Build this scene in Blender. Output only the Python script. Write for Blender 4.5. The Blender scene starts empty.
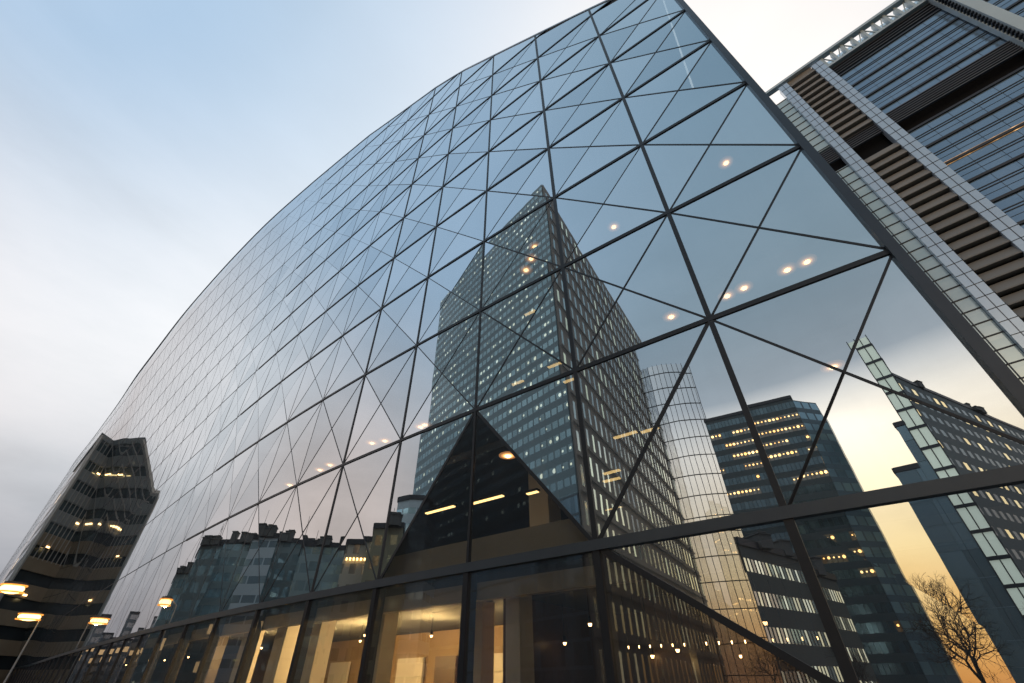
import bpy, bmesh, math, random
import numpy as np
from mathutils import Vector, Matrix
rnd = random.Random(7)
scene = bpy.context.scene
col = scene.collection
R_ = math.radians
U = 4.5            # one storey of the glass grid, metres
EYE = 1.6

# ------------------------------------------------------------------ camera
cam = bpy.data.cameras.new('camera'); camo = bpy.data.objects.new('camera', cam); col.objects.link(camo)
cam.sensor_width = 36; cam.lens = 430.32 / 1024 * 36
cam.clip_start = 0.1; cam.clip_end = 6000
pitch, roll = 0.671525, -0.009762
Fv = Vector((0, math.cos(pitch), math.sin(pitch))); R0 = Vector((1, 0, 0)); U0 = R0.cross(Fv)
Rv = math.cos(roll) * R0 + math.sin(roll) * U0; Uv = -math.sin(roll) * R0 + math.cos(roll) * U0
camo.matrix_world = Matrix(((Rv.x, Uv.x, -Fv.x, 0), (Rv.y, Uv.y, -Fv.y, 0), (Rv.z, Uv.z, -Fv.z, EYE), (0, 0, 0, 1)))
scene.camera = camo
scene.render.resolution_x = 1024; scene.render.resolution_y = 683

# ------------------------------------------------------------------ render settings
scene.render.engine = 'CYCLES'
scene.view_settings.view_transform = 'Standard'; scene.view_settings.look = 'None'
scene.view_settings.exposure = 0; scene.view_settings.gamma = 1
scene.cycles.max_bounces = 8; scene.cycles.glossy_bounces = 4; scene.cycles.transparent_max_bounces = 16
scene.cycles.caustics_reflective = True; scene.cycles.sample_clamp_indirect = 3.0; scene.cycles.caustics_refractive = False

# ------------------------------------------------------------------ world: dusk sky
world = bpy.data.worlds.new('World'); scene.world = world; world.use_nodes = True
nt = world.node_tree; nt.nodes.clear()
def nd(nt, t, **k):
    n = nt.nodes.new(t)
    for a, b in k.items(): setattr(n, a, b)
    return n
class NB:
    """small node-building helper"""
    def __init__(s, nt): s.nt = nt
    def set(s, sock, v):
        if isinstance(v, bpy.types.NodeSocket): s.nt.links.new(v, sock)
        elif isinstance(v, (tuple, list)) and len(v) == 3 and sock.type == 'RGBA': sock.default_value = (*v, 1)
        else: sock.default_value = v
    def m(s, op, a, b=None, c=None, clamp=False):
        n = nd(s.nt, 'ShaderNodeMath', operation=op, use_clamp=clamp)
        s.set(n.inputs[0], a)
        if b is not None: s.set(n.inputs[1], b)
        if c is not None: s.set(n.inputs[2], c)
        return n.outputs[0]
    def v(s, op, a, b=None, scale=None):
        n = nd(s.nt, 'ShaderNodeVectorMath', operation=op)
        s.set(n.inputs[0], a)
        if b is not None: s.set(n.inputs[1], b)
        if scale is not None: s.set(n.inputs['Scale'], scale)
        return n.outputs['Value'] if op in ('DOT_PRODUCT', 'LENGTH') else n.outputs[0]
    def mix(s, f, a, b, mode='MIX'):
        n = nd(s.nt, 'ShaderNodeMix', data_type='RGBA', blend_type=mode)
        s.set(n.inputs[0], f); s.set(n.inputs[6], a); s.set(n.inputs[7], b)
        return n.outputs[2]
    def ramp(s, f, pts, interp='LINEAR'):
        n = nd(s.nt, 'ShaderNodeValToRGB'); n.color_ramp.interpolation = interp
        e = n.color_ramp.elements
        while len(e) < len(pts): e.new(0.5)
        for q, (p, c) in zip(e, pts): q.position = p; q.color = (*c, 1)
        s.set(n.inputs[0], f); return n.outputs[0]
    def noise(s, vec, scale, detail=4, rough=0.55, out=0, dim='3D'):
        n = nd(s.nt, 'ShaderNodeTexNoise', noise_dimensions=dim)
        s.set(n.inputs['Vector'], vec); n.inputs['Scale'].default_value = scale
        n.inputs['Detail'].default_value = detail; n.inputs['Roughness'].default_value = rough
        return n.outputs[out]
    def xyz(s, x, y, z):
        n = nd(s.nt, 'ShaderNodeCombineXYZ'); s.set(n.inputs[0], x); s.set(n.inputs[1], y); s.set(n.inputs[2], z); return n.outputs[0]
    def sep(s, v):
        n = nd(s.nt, 'ShaderNodeSeparateXYZ'); s.set(n.inputs[0], v); return n.outputs
SUN_AZ, SUN_EL = 233.0, 2.0
def azel(a, e):
    a = R_(a); e = R_(e); return (math.cos(a) * math.cos(e), math.sin(a) * math.cos(e), math.sin(e))
B = NB(nt)
tc = nd(nt, 'ShaderNodeTexCoord').outputs['Generated']
dirv = B.v('NORMALIZE', tc)
sx, sy, sz = B.sep(dirv)
elev = B.m('MULTIPLY', B.m('ARCSINE', sz), 180 / math.pi / 90)          # 0..1 = 0..90 degrees
hor = B.v('NORMALIZE', B.xyz(sx, sy, 0.0))
def azlobe(a, k):      # exp(k (cos(daz) - 1))
    a = R_(a); d = B.v('DOT_PRODUCT', hor, (math.cos(a), math.sin(a), 0))
    return B.m('EXPONENT', B.m('MULTIPLY', B.m('SUBTRACT', d, 1.0), k))
def lobe(a, e, k):
    d = B.v('DOT_PRODUCT', dirv, azel(a, e))
    return B.m('EXPONENT', B.m('MULTIPLY', B.m('SUBTRACT', d, 1.0), k))
# general sky by elevation, the side opposite the camera's view
back = B.ramp(elev, [(0.0, (0.60, 0.42, 0.33)), (0.08, (0.66, 0.46, 0.40)), (0.17, (0.60, 0.49, 0.47)), (0.27, (0.56, 0.57, 0.61)), (0.42, (0.34, 0.43, 0.50)), (0.7, (0.24, 0.38, 0.50)), (1.0, (0.36, 0.52, 0.66))])
front = B.ramp(elev, [(0.0, (0.22, 0.22, 0.26)), (0.08, (0.27, 0.29, 0.34)), (0.17, (0.40, 0.43, 0.48)), (0.245, (0.70, 0.71, 0.74)), (0.31, (0.95, 0.94, 0.94)), (0.42, (1.0, 1.0, 1.0)), (0.55, (0.84, 0.91, 0.97)), (0.68, (0.74, 0.85, 0.95)), (1.0, (0.42, 0.58, 0.78))])
fr = B.m('SMOOTH_MIN', B.m('MULTIPLY', azlobe(105, 2.2), 1.5), 1.0, 0.1)
skyc = B.mix(fr, back, front)
skyc = B.mix(B.m('MULTIPLY', lobe(45, 56, 7.0), 1.0), skyc, (1.12, 1.05, 1.0))
skyc = B.mix(B.m('MULTIPLY', lobe(146, 35, 18.0), 0.95), skyc, (1.0, 1.0, 1.0))
skyc = B.mix(B.m('MULTIPLY', lobe(176, 54, 9.0), 1.15, clamp=True), skyc, (0.44, 0.60, 0.79))
skyc = B.mix(B.m('MULTIPLY', lobe(172, 12, 19.0), 1.0, clamp=True), skyc, (0.96, 0.76, 0.69))
# sunset: wide and low, cream above gold
elf = B.m('SUBTRACT', 1.0, B.m('MULTIPLY', B.m('MAXIMUM', elev, 0.0), 90 / 27.5), clamp=True)
sunc = B.ramp(B.m('MULTIPLY', B.m('MAXIMUM', elev, 0.0), 90 / 40), [(0.0, (1.1, 0.42, 0.09)), (0.10, (1.6, 0.88, 0.28)), (0.22, (2.0, 1.42, 0.68)), (0.36, (2.1, 1.6, 1.0)), (0.5, (2.2, 1.8, 1.4)), (0.65, (2.2, 1.9, 1.65)), (1.0, (1.0, 1.0, 1.05))])
glow = B.m('MULTIPLY', azlobe(239, 11.0), B.m('MULTIPLY', B.m('SMOOTH_MIN', B.m('MULTIPLY', elf, 4.6), 1.0, 0.3), 1.0), clamp=True)
skyc = B.mix(glow, skyc, sunc)
# soft streaked clouds
cv = B.v('MULTIPLY', dirv, (1.0, 1.0, 3.2))
cl = B.noise(cv, 2.6, 6, 0.58)
clm = B.m('MULTIPLY', B.m('SUBTRACT', cl, 0.5), 1.1)
lowm = B.m('SUBTRACT', 1.0, B.m('MULTIPLY', elev, 1.6), clamp=True)
bri = B.m('ADD', 1.0, B.m('MULTIPLY', clm, B.m('ADD', 0.12, B.m('MULTIPLY', lowm, 0.7))))
skyc = B.v('SCALE', skyc, scale=bri)
pk = B.m('MULTIPLY', B.m('MULTIPLY', B.m('GREATER_THAN', cl, 0.0), B.m('SMOOTH_MAX', B.m('MULTIPLY', clm, 1.4), 0.0, 0.05)), B.m('MULTIPLY', lowm, 0.6), clamp=True)
skyc = B.mix(pk, skyc, (0.62, 0.50, 0.46))
nish = nd(nt, 'ShaderNodeTexSky', sky_type='NISHITA', sun_disc=False)
nish.sun_elevation = R_(SUN_EL); nish.sun_rotation = R_(90 - SUN_AZ); nish.altitude = 0; nish.air_density = 1.5; nish.dust_density = 2.0
bg1 = nd(nt, 'ShaderNodeBackground'); bg2 = nd(nt, 'ShaderNodeBackground')
nt.links.new(skyc, bg1.inputs[0]); bg1.inputs[1].default_value = 1.0
nt.links.new(nish.outputs[0], bg2.inputs[0]); bg2.inputs[1].default_value = 0.015
ad = nd(nt, 'ShaderNodeAddShader'); nt.links.new(bg1.outputs[0], ad.inputs[0]); nt.links.new(bg2.outputs[0], ad.inputs[1])
wo = nd(nt, 'ShaderNodeOutputWorld'); nt.links.new(ad.outputs[0], wo.inputs[0])

sun = bpy.data.lights.new('sun', 'SUN'); suno = bpy.data.objects.new('sun', sun); col.objects.link(suno)
sun.energy = 0.3; sun.angle = R_(4); sun.color = (1, 0.72, 0.45)
suno.rotation_euler = (-Vector(azel(SUN_AZ, SUN_EL + 2))).to_track_quat('-Z', 'Y').to_euler()

# ------------------------------------------------------------------ helpers
def tag(o, label=None, cat=None, group=None, kind=None):
    if label: o['label'] = label
    if cat: o['category'] = cat
    if group: o['group'] = group
    if kind: o['kind'] = kind
    return o
def empty(name, loc=(0, 0, 0)):
    o = bpy.data.objects.new(name, None); o.location = loc; col.objects.link(o); o.empty_display_size = 0.5
    return o
class MB:
    """collects polygons (world coordinates) with optional uv"""
    def __init__(s): s.v = []; s.f = []; s.uv = []; s.n = None
    def poly(s, pts, uv=None):
        i = len(s.v); s.v += [tuple(p) for p in pts]; s.f.append(tuple(range(i, i + len(pts))))
        s.uv += list(uv) if uv else [(0, 0)] * len(pts)
    def box(s, c, ax, ay, az, hx, hy, hz):
        c = Vector(c); ax = Vector(ax) * hx; ay = Vector(ay) * hy; az = Vector(az) * hz
        P = [c + a * ax + b * ay + d * az for d in (-1, 1) for b in (-1, 1) for a in (-1, 1)]
        for q in ((0, 2, 3, 1), (4, 5, 7, 6), (0, 1, 5, 4), (2, 6, 7, 3), (0, 4, 6, 2), (1, 3, 7, 5)): s.poly([P[k] for k in q])
    def bar(s, a, b, nrm, w, d_out, d_in):
        """bar from a to b: w wide across, reaching d_out along nrm and d_in against it"""
        a = Vector(a); b = Vector(b); t = (b - a); L = t.length
        if L < 1e-5: return
        t /= L; nrm = Vector(nrm); nrm = (nrm - t * nrm.dot(t)).normalized(); side = t.cross(nrm)
        c = (a + b) / 2 + nrm * (d_out - d_in) / 2
        s.box(c, t, side, nrm, L / 2, w / 2, (d_out + d_in) / 2)
    def prism(s, plan, z0, z1, uv0=0.0, cap=True):
        """vertical prism on a plan polygon, uv = metres along the wall and up"""
        n = len(plan); u = uv0
        area = sum(plan[i][0] * plan[(i + 1) % n][1] - plan[(i + 1) % n][0] * plan[i][1] for i in range(n))
        if area < 0: plan = plan[::-1]
        for i in range(n):
            a = plan[i]; b = plan[(i + 1) % n]; L = math.hypot(b[0] - a[0], b[1] - a[1])
            s.poly([(a[0], a[1], z0), (b[0], b[1], z0), (b[0], b[1], z1), (a[0], a[1], z1)], [(u, z0), (u + L, z0), (u + L, z1), (u, z1)])
            u += L
        if cap:
            s.poly([(p[0], p[1], z1) for p in plan]); s.poly([(p[0], p[1], z0) for p in plan[::-1]])
    def tube(s, a, b, ra, rb, n=6):
        a = Vector(a); b = Vector(b); t = (b - a).normalized()
        x = t.orthogonal().normalized(); y = t.cross(x)
        A = [a + (x * math.cos(k * 2 * math.pi / n) + y * math.sin(k * 2 * math.pi / n)) * ra for k in range(n)]
        Bq = [b + (x * math.cos(k * 2 * math.pi / n) + y * math.sin(k * 2 * math.pi / n)) * rb for k in range(n)]
        for k in range(n): s.poly([A[k], A[(k + 1) % n], Bq[(k + 1) % n], Bq[k]])
        s.poly(A[::-1]); s.poly(Bq)
    def disc(s, c, r, n=16, up=1):
        P = [Vector(c) + Vector((math.cos(k * 2 * math.pi / n), math.sin(k * 2 * math.pi / n), 0)) * r for k in range(n)]
        s.poly(P if up > 0 else P[::-1])
    def build(s, name, mat, parent=None, smooth=False):
        me = bpy.data.meshes.new(name)
        off = Vector(parent.location) if parent is not None and parent.parent is None else Vector((0, 0, 0))
        if parent is not None and parent.parent is not None: off = Vector(parent.parent.location)
        me.from_pydata([tuple(Vector(p) - off) for p in s.v], [], s.f)
        uvl = me.uv_layers.new(name='UVMap'); flat = [c for p in s.uv for c in p]
        uvl.data.foreach_set('uv', flat)
        if smooth: me.polygons.foreach_set('use_smooth', [True] * len(me.polygons))
        o = bpy.data.objects.new(name, me); col.objects.link(o); o.data.materials.append(mat)
        if parent is not None: o.parent = parent
        me.update()
        return o

def mat(name):
    m = bpy.data.materials.new(name); m.use_nodes = True; m.node_tree.nodes.clear()
    out = nd(m.node_tree, 'ShaderNodeOutputMaterial'); return m, NB(m.node_tree), out
def principled(name, color, rough=0.5, metal=0.0, var=0.12, vscale=0.6, bump=0.0, bscale=20, emit=None, estr=0, spec=0.5):
    m, b, out = mat(name)
    p = nd(m.node_tree, 'ShaderNodeBsdfPrincipled')
    pos = nd(m.node_tree, 'ShaderNodeNewGeometry').outputs['Position']
    n = b.noise(pos, vscale, 5, 0.6)
    f = b.m('ADD', 1 - var, b.m('MULTIPLY', n, 2 * var))
    c = nd(m.node_tree, 'ShaderNodeRGB'); c.outputs[0].default_value = (*color, 1)
    b.set(p.inputs['Base Color'], b.v('SCALE', c.outputs[0], scale=f))
    p.inputs['Metallic'].default_value = metal; p.inputs['Specular IOR Level'].default_value = spec
    b.set(p.inputs['Roughness'], b.m('ADD', rough - 0.06, b.m('MULTIPLY', b.noise(pos, vscale * 3), 0.12)))
    if bump:
        bn = nd(m.node_tree, 'ShaderNodeBump'); bn.inputs['Strength'].default_value = bump; bn.inputs['Distance'].default_value = 0.02
        b.set(bn.inputs['Height'], b.noise(pos, bscale, 4)); b.set(p.inputs['Normal'], bn.outputs[0])
    if emit: p.inputs['Emission Color'].default_value = (*emit, 1); p.inputs['Emission Strength'].default_value = estr
    m.node_tree.links.new(p.outputs[0], out.inputs[0]); return m
def emitter(name, color, s):
    m, b, out = mat(name); e = nd(m.node_tree, 'ShaderNodeEmission'); e.inputs[0].default_value = (*color, 1); e.inputs[1].default_value = s
    m.node_tree.links.new(e.outputs[0], out.inputs[0]); return m

def coated_glass(name, base, tint, trans, wave=0.0010, rough=0.0):
    """thin architectural glass: clear layer mixed with a mirror coating, slightly wavy"""
    m, b, out = mat(name)
    pos = nd(m.node_tree, 'ShaderNodeNewGeometry').outputs['Position']
    bn = nd(m.node_tree, 'ShaderNodeBump'); bn.inputs['Strength'].default_value = 1.0; bn.inputs['Distance'].default_value = wave
    h = b.m('ADD', b.noise(pos, 0.55, 1.5), b.m('MULTIPLY', b.noise(pos, 1.6, 1), 0.18))
    b.set(bn.inputs['Height'], h)
    fre = nd(m.node_tree, 'ShaderNodeFresnel'); fre.inputs[0].default_value = 1.52; b.set(fre.inputs['Normal'], bn.outputs[0])
    dirt = b.noise(pos, 0.35, 6, 0.65)
    fac = b.m('ADD', base, b.m('MULTIPLY', fre.outputs[0], 1 - base), clamp=True)
    g = nd(m.node_tree, 'ShaderNodeBsdfGlossy'); g.inputs['Roughness'].default_value = rough
    tc_ = nd(m.node_tree, 'ShaderNodeRGB'); tc_.outputs[0].default_value = (*tint, 1)
    gc = b.mix(fre.outputs[0], tc_.outputs[0], (1, 1, 1))
    gc = b.v('SCALE', gc, scale=b.m('ADD', 0.95, b.m('MULTIPLY', dirt, 0.08)))
    b.set(g.inputs['Color'], gc)
    b.set(g.inputs['Normal'], bn.outputs[0])
    t = nd(m.node_tree, 'ShaderNodeBsdfTransparent'); t.inputs[0].default_value = (*trans, 1)
    mx = nd(m.node_tree, 'ShaderNodeMixShader'); b.set(mx.inputs[0], fac)
    m.node_tree.links.new(t.outputs[0], mx.inputs[1]); m.node_tree.links.new(g.outputs[0], mx.inputs[2])
    df = nd(m.node_tree, 'ShaderNodeBsdfDiffuse'); df.inputs[0].default_value = (0.42, 0.46, 0.50, 1)
    xx, yy, zz = b.sep(pos)
    streak = b.noise(b.xyz(b.m('MULTIPLY', b.m('ADD', xx, yy), 3.0), b.m('MULTIPLY', b.m('SUBTRACT', xx, yy), 3.0), b.m('MULTIPLY', zz, 0.22)), 1.0, 4)
    dm = b.m('MULTIPLY', b.m('ADD', b.m('MULTIPLY', streak, 0.6), b.m('MULTIPLY', dirt, 0.7)), 0.085)
    mx2 = nd(m.node_tree, 'ShaderNodeMixShader'); b.set(mx2.inputs[0], dm)
    m.node_tree.links.new(mx.outputs[0], mx2.inputs[1]); m.node_tree.links.new(df.outputs[0], mx2.inputs[2])
    m.node_tree.links.new(mx2.outputs[0], out.inputs[0]); return m

def facade(name, wall, glass, cw, ch, fw, fh, lit=0.1, litcol=(1, 0.6, 0.25), lits=1.5, seed=0.0, wrough=0.6, band=0, bandcol=None, rowlit=0.0, dots=None, grough=0.08):
    """curtain wall with a window in each cell: uv in metres; some rooms lit"""
    m, b, out = mat(name)
    uv = nd(m.node_tree, 'ShaderNodeUVMap').outputs[0]
    x, y, _ = b.sep(uv)
    cx = b.m('DIVIDE', x, cw); cy = b.m('DIVIDE', y, ch)
    fx = b.m('FRACT', cx); fy = b.m('FRACT', cy)
    ix = b.m('FLOOR', cx); iy = b.m('FLOOR', cy)
    inx = b.m('LESS_THAN', b.m('ABSOLUTE', b.m('SUBTRACT', fx, 0.5)), fw / 2)
    iny = b.m('LESS_THAN', b.m('ABSOLUTE', b.m('SUBTRACT', fy, 0.5)), fh / 2)
    win = b.m('MULTIPLY', inx, iny)
    wn = nd(m.node_tree, 'ShaderNodeTexWhiteNoise', noise_dimensions='3D'); b.set(wn.inputs['Vector'], b.xyz(ix, iy, seed)); rv = wn.outputs[0]
    clus = b.noise(b.xyz(b.m('MULTIPLY', ix, 0.13), b.m('MULTIPLY', iy, 0.22), seed), 1.0, 2)
    thr = b.m('MULTIPLY', b.m('MULTIPLY', clus, clus), lit * 3.6)
    litm = b.m('LESS_THAN', rv, thr)
    if rowlit:
        wr = nd(m.node_tree, 'ShaderNodeTexWhiteNoise', noise_dimensions='2D'); b.set(wr.inputs['Vector'], b.xyz(iy, seed + 3.3, 0.0))
        seg = b.m('GREATER_THAN', b.noise(b.xyz(b.m('MULTIPLY', ix, 0.09), b.m('MULTIPLY', iy, 7.7), seed), 1.0, 1), 0.42)
        litm = b.m('MAXIMUM', litm, b.m('MULTIPLY', b.m('LESS_THAN', wr.outputs[0], rowlit), seg))
    if dots:     # the lamps in a lit room are small and round near the ceiling
        dx, dy, rr = dots
        w2 = nd(m.node_tree, 'ShaderNodeTexWhiteNoise', noise_dimensions='3D'); b.set(w2.inputs['Vector'], b.xyz(ix, iy, seed + 9.1))
        cx0 = b.m('ADD', 0.5, b.m('MULTIPLY', b.m('SUBTRACT', w2.outputs[0], 0.5), dx))
        rr = b.m('MULTIPLY', rr, b.m('ADD', 0.45, b.m('MULTIPLY', w2.outputs[0], 0.8)))
        px = b.m('MULTIPLY', b.m('SUBTRACT', fx, cx0), cw); py = b.m('MULTIPLY', b.m('SUBTRACT', fy, dy), ch)
        r2 = b.m('SQRT', b.m('ADD', b.m('MULTIPLY', px, px), b.m('MULTIPLY', py, py)))
        dot = b.m('LESS_THAN', r2, rr)
        emask = b.m('MULTIPLY', litm, b.m('ADD', dot, b.m('MULTIPLY', win, 0.018)))
    else: emask = b.m('MULTIPLY', litm, win)
    var = b.m('ADD', 0.75, b.m('MULTIPLY', rv, 0.5))
    stain = b.m('ADD', 0.8, b.m('MULTIPLY', b.noise(b.v('MULTIPLY', uv, (1, 0.25, 1)), 0.12, 6, 0.6), 0.4))
    wallc = b.v('SCALE', nd_rgb(m, wall), scale=stain)
    if band:
        bm = b.m('LESS_THAN', b.m('FRACT', b.m('DIVIDE', y, band)), 0.42); wallc = b.mix(bm, wallc, bandcol)
    glc = b.v('SCALE', nd_rgb(m, glass), scale=b.m('MULTIPLY', var, 2.4))
    p = nd(m.node_tree, 'ShaderNodeBsdfPrincipled')
    b.set(p.inputs['Base Color'], b.mix(win, wallc, glc))
    b.set(p.inputs['Roughness'], b.m('ADD', wrough, b.m('MULTIPLY', win, grough - wrough)))
    b.set(p.inputs['Metallic'], b.m('MULTIPLY', win, 0.7))
    b.set(p.inputs['Specular IOR Level'], b.m('ADD', 0.35, b.m('MULTIPLY', win, 0.45)))
    bn = nd(m.node_tree, 'ShaderNodeBump'); bn.inputs['Distance'].default_value = 0.3; bn.inputs['Strength'].default_value = 0.7
    b.set(bn.inputs['Height'], b.m('ADD', b.m('SUBTRACT', 1.0, win), b.m('MULTIPLY', rv, 0.03))); b.set(p.inputs['Normal'], bn.outputs[0])
    lc = b.mix(rv, litcol, (litcol[0], litcol[1] * 1.25, min(1, litcol[2] * 1.9)))
    b.set(p.inputs['Emission Color'], lc)
    b.set(p.inputs['Emission Strength'], b.m('MULTIPLY', b.m('MULTIPLY', emask, b.m('ADD', 0.35, b.m('MULTIPLY', clus, 1.3))), lits))
    m.node_tree.links.new(p.outputs[0], out.inputs[0]); return m
def nd_rgb(m, c):
    n = nd(m.node_tree, 'ShaderNodeRGB'); n.outputs[0].default_value = (*c, 1); return n.outputs[0]

M = {}
M['pane'] = coated_glass('coated_glass', 0.71, (0.80, 0.90, 0.95), (0.55, 0.62, 0.62))
M['pane_b'] = coated_glass('coated_glass_lighter', 0.76, (0.84, 0.92, 0.96), (0.55, 0.62, 0.62))
M['pane_c'] = coated_glass('coated_glass_darker', 0.655, (0.76, 0.87, 0.93), (0.55, 0.62, 0.62))
M['pane_far'] = coated_glass('coated_glass_far', 0.78, (0.86, 0.93, 0.96), (0.55, 0.62, 0.62), wave=0.00012)
M['clear'] = coated_glass('clear_glass', 0.0, (0.5, 0.6, 0.7), (0.80, 0.84, 0.80))
M['lobby'] = coated_glass('lobby_glass', 0.13, (0.85, 0.92, 1.0), (0.82, 0.84, 0.78))
M['lobby_mirror'] = coated_glass('lobby_coated_glass', 0.6, (0.75, 0.85, 0.92), (0.6, 0.62, 0.6))
M['mullion'] = principled('dark_bronze_metal', (0.02, 0.023, 0.028), 0.45, 0.1, 0.25, 2.0)
M['edge'] = principled('grey_edge_metal', (0.055, 0.065, 0.078), 0.35, 0.5, 0.15, 1.0)
M['slab'] = principled('dark_interior_concrete', (0.10, 0.105, 0.105), 0.85, 0, 0.2, 0.7)
M['spandrel'] = principled('beige_spandrel', (0.36, 0.32, 0.27), 0.7, 0, 0.12, 0.9)
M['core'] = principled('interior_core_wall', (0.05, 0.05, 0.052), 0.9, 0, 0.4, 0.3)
M['pillar'] = principled('white_plaster', (0.62, 0.58, 0.52), 0.65, 0, 0.06, 1.2)
M['lobbywall'] = principled('warm_lobby_wall', (0.28, 0.19, 0.10), 0.6, 0, 0.4, 0.5)
M['wood'] = principled('dark_wood', (0.10, 0.06, 0.035), 0.4, 0, 0.3, 2.0)
M['lamp'] = emitter('warm_lamp', (1.0, 0.58, 0.24), 13)
M['reflector'] = emitter('lamp_reflector', (1.0, 0.46, 0.16), 5.0)  # inner halo around each ceiling spot, an emissive disc
for k_, e_ in (('halo_ring_a', 2.4), ('halo_ring_b', 1.1), ('halo_ring_c', 0.45)): M[k_] = emitter('lamp_' + k_, (1.0, 0.40, 0.13), e_)  # outer halo, emission weaker from ring to ring
M['strip'] = emitter('warm_light_strip', (1.0, 0.60, 0.22), 3.2)
M['white_metal'] = principled('white_metal', (0.5, 0.5, 0.48), 0.4, 0.2)

# ------------------------------------------------------------------ ground
def sheet(name, x0, y0, x1, y1, z, m):
    q = MB(); q.poly([(x0, y0, z), (x1, y0, z), (x1, y1, z), (x0, y1, z)]); o = q.build(name, m); return tag(o, kind='structure')
sheet('ground', -3000, -3000, 3000, 3000, 0.0, principled('ground_asphalt', (0.055, 0.055, 0.055), 0.85, 0, 0.3, 0.2, 0.3, 8))

# ------------------------------------------------------------------ the curved glass wall: plan and heights
KN = [0, 3, 6, 9, 13, 18, 24, 32, 45]
KD = [145.811, 143.062, 139.299, 136.677, 136.192, 135.28, 135.842, 139.537, 142.621]
DS = 0.02
SS = np.arange(0, 46, DS); TH = np.radians(np.interp(SS, KN, KD))
PX = 1.812 + np.concatenate([[0], np.cumsum(np.cos((TH[1:] + TH[:-1]) / 2) * DS)])
PY = 1.337 + np.concatenate([[0], np.cumsum(np.sin((TH[1:] + TH[:-1]) / 2) * DS)])
ZR = [-EYE / U, 0.535, 1.592, 2.592, 3.555, 4.474, 5.366, 6.25, 7.056, 7.859, 8.69, 9.5, 10.3, 11.05]
_S = np.arange(-4, 50, 0.1)
def smooth(xs, ys, w=1.3):
    a = np.interp(_S, xs, ys); k = np.exp(-(np.arange(-40, 41) * 0.1 / w) ** 2); k /= k.sum()
    return np.convolve(np.pad(a, 40, mode='edge'), k, 'valid')
_B = smooth([0, 5, 7, 9, 11, 14, 18, 24, 30, 37, 45], [0, 0, 0.205, 0.477, 0.80, 1.089, 1.41, 1.70, 1.68, 1.5, 0.85])
def bulge(s, z):
    b = np.interp(s, _S, _B)
    g = min(1, max(0, (z - 3.4) / 7.5)) ** 1.35
    f = min(1, max(0, (s - 22) / 11)); f = f * f * (3 - 2 * f); g = g + (1 - g) * f * min(1, max(0, z / 2))
    return b * g
def surf(s, z, off=0.0):
    """point on the glass skin (metres) at arc position s, height z (storeys above the eye); off = metres outward"""
    th = np.interp(s, SS, TH); n = (math.sin(th), -math.cos(th))     # inward
    k = -bulge(s, z) - off / U
    return Vector(((np.interp(s, SS, PX) + n[0] * k) * U, (np.interp(s, SS, PY) + n[1] * k) * U, z * U + EYE))
def nrm(s, z):
    e = 0.15
    a = surf(s + e, z) - surf(s - e, z); c = surf(s, z + e) - surf(s, z - e)
    n = c.cross(a).normalized()
    th = np.interp(s, SS, TH); o = Vector((-math.sin(th), math.cos(th), 0))
    n = n if n.dot(o) > 0 else -n
    return n
CS = [0, .85, 1.71, 2.56, 3.38, 4.19, 5.0, 5.83, 6.64, 7.43]
while CS[-1] < 44: CS.append(CS[-1] + 0.83)
def roofz(s): return float(np.interp(s, [0, .85, 1.71, 2.56, 3.38, 4.19, 5.0, 5.83, 6.64, 9, 30, 45], [6.66, 7.34, 8.02, 8.72, 9.42, 9.95, 10.3, 10.6, 10.85, 11.0, 11.0, 10.6]))

gb = empty('glass_building', surf(0, ZR[0]))
tag(gb, 'huge curved glass building with a triangulated dark metal grid and lit lobby', 'glass building')

def jit(n, a):
    return (n + Vector((rnd.gauss(0, a), rnd.gauss(0, a), rnd.gauss(0, a)))).normalized()
class PaneMesh:
    def __init__(s): s.v = []; s.f = []; s.n = []; s.mi = []
    def tri(s, A, Bp, C, n, sub):
        """A,B,C = (s,z): subdivided triangle that follows the skin; one small tilt for the whole pane"""
        ja = .0038 if A[0] < 6 else (.0008 if A[0] < 10 else .0002); dn = Vector((rnd.gauss(0, ja), rnd.gauss(0, ja), rnd.gauss(0, ja)))
        idx = {}
        for i in range(sub + 1):
            for j in range(sub + 1 - i):
                u_ = i / sub; w_ = j / sub
                ss = A[0] + (Bp[0] - A[0]) * u_ + (C[0] - A[0]) * w_; zz = A[1] + (Bp[1] - A[1]) * u_ + (C[1] - A[1]) * w_
                idx[i, j] = len(s.v); s.v.append(surf(ss, zz)); s.n.append((nrm(ss, zz) + dn).normalized())
        no = None; mi = rnd.choice((0, 0, 1, 2))
        for i in range(sub):
            for j in range(sub - i):
                fs = [(idx[i, j], idx[i + 1, j], idx[i, j + 1])]
                if j < sub - i - 1: fs.append((idx[i + 1, j], idx[i + 1, j + 1], idx[i, j + 1]))
                for f in fs:
                    if no is None:
                        p = [s.v[k] for k in f]; no = (p[1] - p[0]).cross(p[2] - p[0]).dot(s.n[f[0]]) < 0
                    s.f.append(f[::-1] if no else f); s.mi.append(mi)
    def build(s, name, m, parent):
        me = bpy.data.meshes.new(name); off = Vector(parent.location)
        me.from_pydata([tuple(p - off) for p in s.v], [], s.f)
        me.polygons.foreach_set('use_smooth', [True] * len(me.polygons))
        me.normals_split_custom_set_from_vertices([tuple(n) for n in s.n])
        o = bpy.data.objects.new(name, me); col.objects.link(o); me.materials.append(m); o.parent = parent
        if m == M['pane']:
            me.materials.append(M['pane_b']); me.materials.append(M['pane_c']); me.polygons.foreach_set('material_index', s.mi)
        return o
NC = len(CS) - 1
diag = [MB() for _ in range(NC)]
rest = PaneMesh(); cells = 0
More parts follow.
